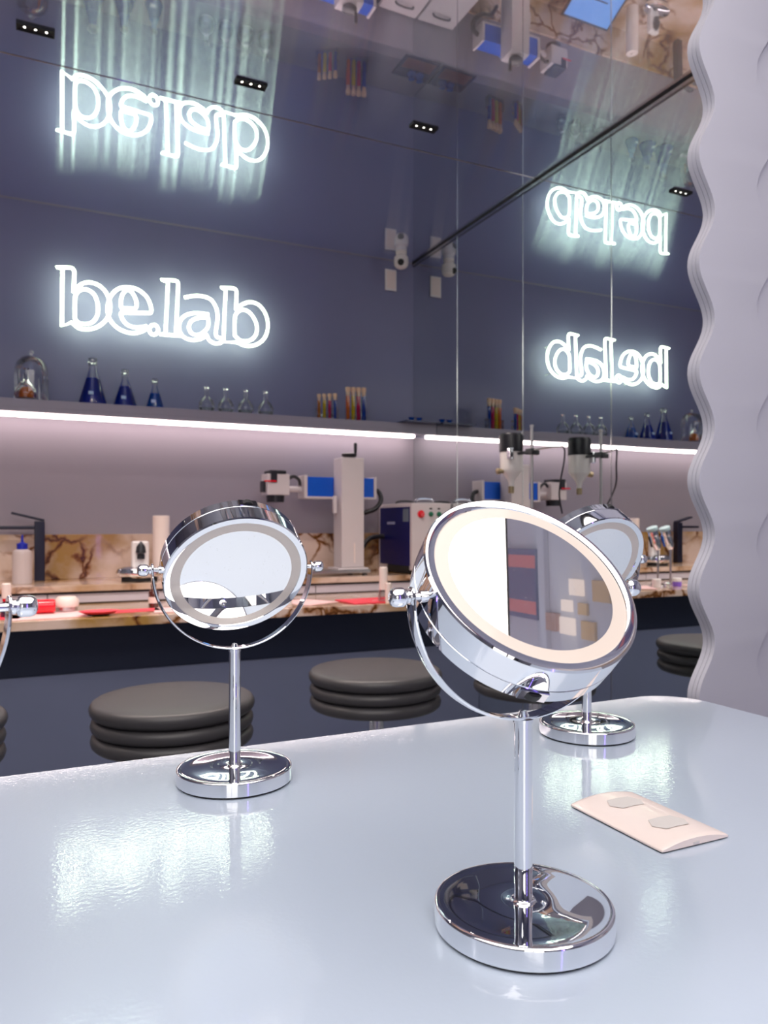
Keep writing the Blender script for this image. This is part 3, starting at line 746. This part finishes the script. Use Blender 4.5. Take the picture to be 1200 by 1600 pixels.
# ------------------------------------------------------------------ stools
SR = .222
def ring(z0, z1, r, n=7):
    out = []
    zc, hh = (z0+z1)/2, (z1-z0)/2
    for k in range(n):
        a = -PI/2+PI*k/(n-1)
        out.append((r-hh+hh*math.cos(a), zc+hh*math.sin(a)))
    return out
SZ = CAM_Z-.474
seat_prof = [(0, SZ-.125)] + [(SR*.8, SZ-.125)] + ring(SZ-.128, SZ-.086, SR*.985) + ring(SZ-.085, SZ-.045, SR*.985) + ring(SZ-.044, SZ+.0, SR, 9)[:-1] + [(SR*.80, SZ+.003), (SR*.5, SZ+.006), (0, SZ+.007)]
seat_me = MB().lathe(seat_prof, 64).mesh('seat', leather, 60)
pole_me = MB().lathe([(0, .02), (.03, .02), (.028, SZ-.128), (0, SZ-.128)], 24).mesh('pole', chrome)
sbase_me = MB().lathe([(0, 0), (.2, 0), (.2, .012), (.06, .02), (0, .02)], 48).mesh('base', chrome)
foot_me = MB().tube([(.13*math.cos(a*PI/12), .13*math.sin(a*PI/12), .25) for a in range(24)], .01, 10, True).box(-.13, -.025, -.008, .008, .244, .256).box(.025, .13, -.008, .008, .244, .256).mesh('footrest', chrome)
st0 = None
for x, y, l in ((-.262, 2.2, 'grey padded stool cut off at the left picture edge'), (.374, 2.167, 'grey three-tier padded stool behind the middle makeup mirror'),
                (1.056, 2.31, 'grey three-tier padded stool between the middle and front mirrors'), (1.67, 2.27, 'grey padded stool hidden behind the front makeup mirror, nearest the wall mirror')):
    if st0 is None:
        st0 = thing('padded_stool', l, 'stool', (x, y, 0), 0, 'round padded stools at the worktop')
        for nm, me in (('seat', seat_me), ('pole', pole_me), ('base', sbase_me), ('footrest', foot_me)): link(nm, me, st0)
    else:
        c = copy_tree(st0); c.location = (x, y, 0); c['label'] = l

# ------------------------------------------------------------------ white table
def rrect(x0, x1, y0, y1, r, z, n=8):
    P = []
    for cx_, cy_, a0 in ((x1-r, y1-r, 0), (x0+r, y1-r, PI/2), (x0+r, y0+r, PI), (x1-r, y0+r, 3*PI/2)):
        for k in range(n+1):
            a = a0+PI/2*k/n; P.append((cx_+r*math.cos(a), cy_+r*math.sin(a), z))
    return P
t = thing('lacquered_table', 'glossy blue white table with rounded corners carrying the makeup mirrors', 'table', (.1, .25, 0))
tb = MB()
tl = [(-1.6, 1.042, -.75, 1.010)]
x0, x1, y0, y1 = -1.6-.1, 1.042-.1, -.75-.25, 1.010-.25
P = [(0, 0), (.004, -.0012), (.006, -.004)]
loops = []
for ins, z in ((.06, TABLE), (.006, TABLE), (.003, TABLE-.0007), (.0, TABLE-.004), (0, TABLE-.036), (.004, TABLE-.04)):
    loops.append([tb.bm.verts.new(p) for p in rrect(x0+ins, x1-ins, y0+ins, y1-ins, .085-ins, z, 12)])
for a, b_ in zip(loops[:-1], loops[1:]):
    n = len(a)
    for k in range(n): tb.bm.faces.new((a[k], a[(k+1) % n], b_[(k+1) % n], b_[k]))
tb.bm.faces.new(loops[0]); tb.bm.faces.new(loops[-1][::-1])
tb.build('tabletop', table_m, t, ang=50)
MB().box(x0+.25, x1-.25, y0+.25, y1-.3, 0, TABLE-.0405, bev=.01).build('pedestal', wave_m, t)

# ------------------------------------------------------------------ makeup mirrors
MIR = {}
RH, TF, TB_, RY, HP, RB, HB = .083, .0164, .0207, .0927, .2462, .066, .0177
def build_mirror_meshes():
    MIR['foot'] = MB().lathe([(0, 0), (.0635, 0), (.0645, .0008), (.0645, .0018), (0, .0018)], 72).mesh('rubber_foot', rubber)
    MIR['base'] = MB().lathe([(.0640, .0018), (RB, .0024), (RB, HB-.0022), (RB-.0006, HB-.0009), (RB-.0020, HB-.0001), (RB-.0045, HB), (RB-.007, HB-.0006),
                              (.050, HB-.0002), (.036, HB+.0006), (.022, HB+.0009), (.012, HB+.0003), (.0095, HB+.0002), (.0085, HB+.0018), (0, HB+.0018)], 96, None, True, False).mesh('base', chrome, 60)
    MIR['stem'] = MB().lathe([(0, HB+.0018), (.0068, HB+.0018), (.0068, HP-RY-.004), (.0076, HP-RY-.0035), (.0076, HP-RY-.0008), (0, HP-RY-.0008)], 32).mesh('stem', chrome)
    y = MB()
    # flat band, half ring
    n = 56; rows = []
    for k in range(n+1):
        a = PI + PI*k/n
        c, s_ = math.cos(a), math.sin(a)
        rows.append([y.bm.verts.new((r*c, yy, HP+r*s_)) for r, yy in ((RY-.0012, -.0062), (RY-.0004, -.0066), (RY+.0006, -.0062), (RY+.0012, -.004), (RY+.0014, 0), (RY+.0012, .004), (RY+.0006, .0062), (RY-.0004, .0066), (RY-.0012, .0062))])
    for a_, b_ in zip(rows[:-1], rows[1:]):
        m = len(a_)
        for k in range(m): y.bm.faces.new((a_[k], a_[(k+1) % m], b_[(k+1) % m], b_[k]))
    y.bm.faces.new(rows[0][::-1]); y.bm.faces.new(rows[-1])
    for sx in (-1, 1):
        y.lathe([(0, -.0013), (.0058, -.0013), (.0066, -.0006), (.0066, .0006), (.0058, .0013), (0, .0013)], 24, T(sx*RY, 0, HP+.0005) @ ROTY)
    y.lathe([(0, 0), (.0045, 0), (.003, .004), (0, .0048)], 16, T(0, 0, HP-RY+.001))
    MIR['yoke'] = y.mesh('yoke', chrome, 40)
    for sx, nm in ((-1, 'kl'), (1, 'kr')):
        MIR[nm] = MB().lathe([(0, RH-.0005), (.0042, RH-.0005), (.0042, RH+.003), (.0025, RH+.0032), (.0025, RY+.0014), (.0046, RY+.0015), (.0046, RY+.0032),
                              (.0032, RY+.0036), (.0056, RY+.0046), (.0068, RY+.0065), (.0068, RY+.0115), (.0058, RY+.0142), (.0036, RY+.0155), (0, RY+.0158)], 32, T(0, 0, HP) @ (ROTY if sx > 0 else Matrix.Rotation(-PI/2, 4, 'Y'))).mesh('pivot_knob', chrome, 40)
    # head local: axis of drum = y, front at -TF ; origin at pivot
    R = ROTX   # lathe z -> -y, so front is +z in the profile
    MIR['head'] = MB().lathe([(RH*.90, TF-.0016), (RH*.905, TF-.0008), (RH*.955, TF-.0001), (RH*.985, TF), (RH, TF-.0014), (RH, -.0052), (RH-.0009, -.0058), (RH-.0009, -.0066),
                              (RH-.0002, -.0070), (RH-.0006, -TB_+.0022), (RH-.0028, -TB_), (RH*.90, -TB_+.0008), (RH*.895, -TB_+.0016)], 128, R, False, False).mesh('head_housing', chrome, 40)
    MIR['ring'] = MB().lathe([(RH*.77, TF-.0018), (RH*.90, TF-.0016)], 96, R, False, False).mesh('frosted_ring', frost)
    MIR['glass'] = MB().lathe([(0, TF-.0017), (RH*.7702, TF-.0017), (RH*.7702, TF-.003)], 96, R, False, False).mesh('mirror_glass', make_mirror_m, 20)
    MIR['back'] = MB().lathe([(0, -TB_+.0017), (RH*.897, -TB_+.0017), (RH*.897, -TB_+.003)], 96, R, False, False).mesh('rear_mirror_glass', make_mirror_m, 20)
    for s_, nm in ((1, 'swt'), (-1, 'swb')):
        m = MB().box(-.0105, .0105, .0078, .0178, s_*(RH-.0005)-.0012, s_*(RH-.0005)+.0012, bev=.0005, seg=1)
        MIR[nm] = m.mesh('switch_plate', chrome_dark)
        m = MB()
        z = s_*(RH+.0004)
        m.prism([(-.006, .0100, z), (.006, .0100, z), (.002, .0100, z+s_*.0026), (-.002, .0100, z+s_*.0026)], (0, .0055, 0))
        MIR[nm+'r'] = m.mesh('rocker', rubber)
build_mirror_meshes()
def makeup_mirror(x, y, rz, tilt, label, sw, dx=0.):
    t = thing('makeup_mirror', label, 'makeup mirror', (x, y, TABLE+.0002), rz, 'round chrome makeup mirrors on the table')
    b_ = link('base', MIR['base'], t); link('rubber_foot', MIR['foot'], b_)
    link('stem', MIR['stem'], t); link('yoke', MIR['yoke'], t)
    link('pivot_knob', MIR['kl'], t); link('pivot_knob', MIR['kr'], t)
    h_ = link('head_housing', MIR['head'], t, (0, 0, HP)); h_.rotation_euler = (-tilt, 0, 0)
    link('frosted_ring', MIR['ring'], h_); link('mirror_glass', MIR['glass'], h_); link('rear_mirror_glass', MIR['back'], h_)
    a = link('switch_plate', MIR[sw], h_); b2 = link('rocker', MIR[sw+'r'], h_)
    a.rotation_euler = b2.rotation_euler = (0, dx, 0)
    return t
makeup_mirror(.3346, .4680, math.radians(-1.6), math.radians(45.2), 'largest chrome makeup mirror in front, head tilted up and back', 'swb', math.radians(17))
makeup_mirror(.2203, .8753, math.radians(-.9), math.radians(-35.6), 'middle chrome makeup mirror at left with head tilted down showing white', 'swt', math.radians(4))
makeup_mirror(.7222, .8577, math.radians(-.9), math.radians(-33.7), 'chrome makeup mirror at right, partly hidden behind the front mirror', 'swt', math.radians(9))
makeup_mirror(-.100, .500, math.radians(10), math.radians(12), 'chrome makeup mirror cut off at the left edge, only knob and arm showing', 'swt', 0)

# ------------------------------------------------------------------ outlet plate on the table
px0, px1, py0, py1 = .5185, .6035, .514, .642
t = thing('outlet_plate', 'white double outlet plate lying flat on the table near the front mirror', 'outlet plate', ((px0+px1)/2, (py0+py1)/2, TABLE+.0003))
pl = MB(); nx = 12; ny = 16
hw, hd = (px1-px0)/2, (py1-py0)/2
def ph(u, v):   # u,v in -1..1
    e_ = max(abs(u)**10, abs(v)**14)
    return .0045 + .0055*(1-u*u)*1.0 - .0022*e_
g_ = []
us = [-1, -.985, -.95, -.85, -.65, -.4, -.2, 0, .2, .4, .65, .85, .95, .985, 1]
vs_ = [-1, -.99, -.96, -.9, -.6, -.3, 0, .3, .6, .9, .96, .99, 1]
for v in vs_:
    g_.append([pl.bm.verts.new((hw*u*(1-.012*abs(v)**20), hd*v*(1-.01*abs(u)**20), ph(u, v))) for u in us])
for a_, b_ in zip(g_[:-1], g_[1:]):
    for k in range(len(us)-1): pl.bm.faces.new((a_[k], a_[k+1], b_[k+1], b_[k]))
bnd = [e_ for e_ in pl.bm.edges if e_.is_boundary]
ex = bmesh.ops.extrude_edge_only(pl.bm, edges=bnd)
for v in [q_ for q_ in ex['geom'] if isinstance(q_, bmesh.types.BMVert)]:
    v.co.z = .001
plo = pl.build('cover_plate', outlet_white, t, ang=60)
MB().box(-hw+.003, hw-.003, -hd+.003, hd-.003, 0, .0035).build('mounting_frame', black, t)
MB().box(-.004, .004, -hd-.0004, -hd+.003, .0015, .0042, bev=.0004, seg=1).build('latch', outlet_grey, t)
for cx_, cy_ in ((0, .028), (0, -.030)):
    pts = [(cx_+.021*math.cos(a), cy_+.012*math.sin(a)) for a in ()]
    hexo = [(-.021, 0), (-.014, -.012), (.014, -.012), (.021, 0), (.014, .012), (-.014, .012)]
    s_ = MB()
    rings_ = []
    vsn = []
    for hx, hy in hexo: vsn.append(s_.bm.verts.new((cx_+hx, cy_+hy, ph(hx/hw, 0)+.0006)))
    mid = s_.bm.verts.new((cx_, cy_+.012, ph(0, 0)+.0006)); mid2 = s_.bm.verts.new((cx_, cy_-.012, ph(0, 0)+.0006))
    order = [vsn[0], vsn[1], mid2, vsn[2], vsn[3], vsn[4], mid, vsn[5]]
    s_.bm.faces.new(order)
    s_.build('hexagonal_inset', outlet_grey, t)

# ------------------------------------------------------------------ wavy partition
Y0 = 1.090
def zpx(y, t): return CAM_Z+(821-y)/FPX*t
Tq = 1.507
perO = 169.6*Tq/FPX; zmaxO = zpx(157, Tq)
perI = 184.6*1.575/FPX; zminI = zpx(112, 1.575)
def xo(z): return 1.2184+.0216*math.cos(2*PI*(z-zmaxO)/perO)
def xi(z): return 1.398-.030*math.cos(2*PI*(z-zminI)/perI)
def xr(z): return 1.90+.030*math.cos(2*PI*(z-zminI)/perI)
wp = thing('wavy_partition', 'tall lilac grey partition of layered boards with scalloped wavy edge', 'partition', (1.6, Y0, 0))
def board(y0, y1, hole, name, ins=0.0):
    mb = MB(); nz = 220; zz = [.003+(CEIL-.006-.003)*k/nz for k in range(nz+1)]
    xr_ = XM-.006
    h0, h1 = .30, 2.62
    prev = None; faces = []
    def V(x, z): return mb.bm.verts.new((x-1.6, y0-Y0, z))
    rows = []
    for z in zz:
        inh = hole and h0 < z < h1
        rows.append((inh, V(xo(z)+ins, z), V(xi(z)-.0085, z) if hole else None, V(xr(z)+.0085, z) if hole else None, V(xr_, z)))
    for a_, b_ in zip(rows[:-1], rows[1:]):
        if hole:
            faces.append(mb.bm.faces.new((a_[1], a_[2], b_[2], b_[1])))
            if not (a_[0] and b_[0]): faces.append(mb.bm.faces.new((a_[2], a_[3], b_[3], b_[2])))
            faces.append(mb.bm.faces.new((a_[3], a_[4], b_[4], b_[3])))
        else:
            faces.append(mb.bm.faces.new((a_[1], a_[4], b_[4], b_[1])))
    ex = bmesh.ops.extrude_face_region(mb.bm, geom=faces)
    for v in [q_ for q_ in ex['geom'] if isinstance(q_, bmesh.types.BMVert)]:
        v.co.y += y1-y0
        if hole:
            if abs(v.co.x+1.6-(xi(v.co.z)-.0085)) < 1e-4: v.co.x += .0085
            elif abs(v.co.x+1.6-(xr(v.co.z)+.0085)) < 1e-4: v.co.x -= .0085
    return mb.build(name, wave_m, wp, ang=50)
board(Y0, Y0+.0085, True, 'front_board')
board(Y0+.0085, Y0+.0098, False, 'groove_board', .0035)
board(Y0+.0098, Y0+.0180, False, 'middle_board')
board(Y0+.0180, Y0+.0193, False, 'groove_board', .0035)
board(Y0+.0193, Y0+.030, False, 'back_board')

# ------------------------------------------------------------------ product shelf on the right wall (seen only in the front makeup mirror)
WX = XM+.005
t = thing('product_shelf', 'pale shelf board on the right wall reflected in the front mirror', 'shelf', (WX-.12, .2, 1.885))
MB().box(.09, .12, -.7, .5, 0, .05, bev=.003).build('board', rear_paint, t)
t = thing('gift_box', 'navy box with two red bands under the pale shelf', 'box', (WX-.035, .185, 1.61))
MB().box(-.0, .034, -.165, .165, 0, .265, bev=.004).build('body', pbr('navy_card', (.03, .035, .12), .4), t)
for y in (-.11, .105):
    MB().box(-.0015, -.0002, y-.03, y+.03, .004, .262).build('band', pbr('dull_red_band', (.5, .10, .08), .5), t)
t = thing('bracket_ledge', 'thin ledge under the navy box on the right wall', 'ledge', (WX-.08, .185, 1.589))
MB().box(.04, .08, -.2, .2, 0, .0195, bev=.002).build('board', rear_paint, t)
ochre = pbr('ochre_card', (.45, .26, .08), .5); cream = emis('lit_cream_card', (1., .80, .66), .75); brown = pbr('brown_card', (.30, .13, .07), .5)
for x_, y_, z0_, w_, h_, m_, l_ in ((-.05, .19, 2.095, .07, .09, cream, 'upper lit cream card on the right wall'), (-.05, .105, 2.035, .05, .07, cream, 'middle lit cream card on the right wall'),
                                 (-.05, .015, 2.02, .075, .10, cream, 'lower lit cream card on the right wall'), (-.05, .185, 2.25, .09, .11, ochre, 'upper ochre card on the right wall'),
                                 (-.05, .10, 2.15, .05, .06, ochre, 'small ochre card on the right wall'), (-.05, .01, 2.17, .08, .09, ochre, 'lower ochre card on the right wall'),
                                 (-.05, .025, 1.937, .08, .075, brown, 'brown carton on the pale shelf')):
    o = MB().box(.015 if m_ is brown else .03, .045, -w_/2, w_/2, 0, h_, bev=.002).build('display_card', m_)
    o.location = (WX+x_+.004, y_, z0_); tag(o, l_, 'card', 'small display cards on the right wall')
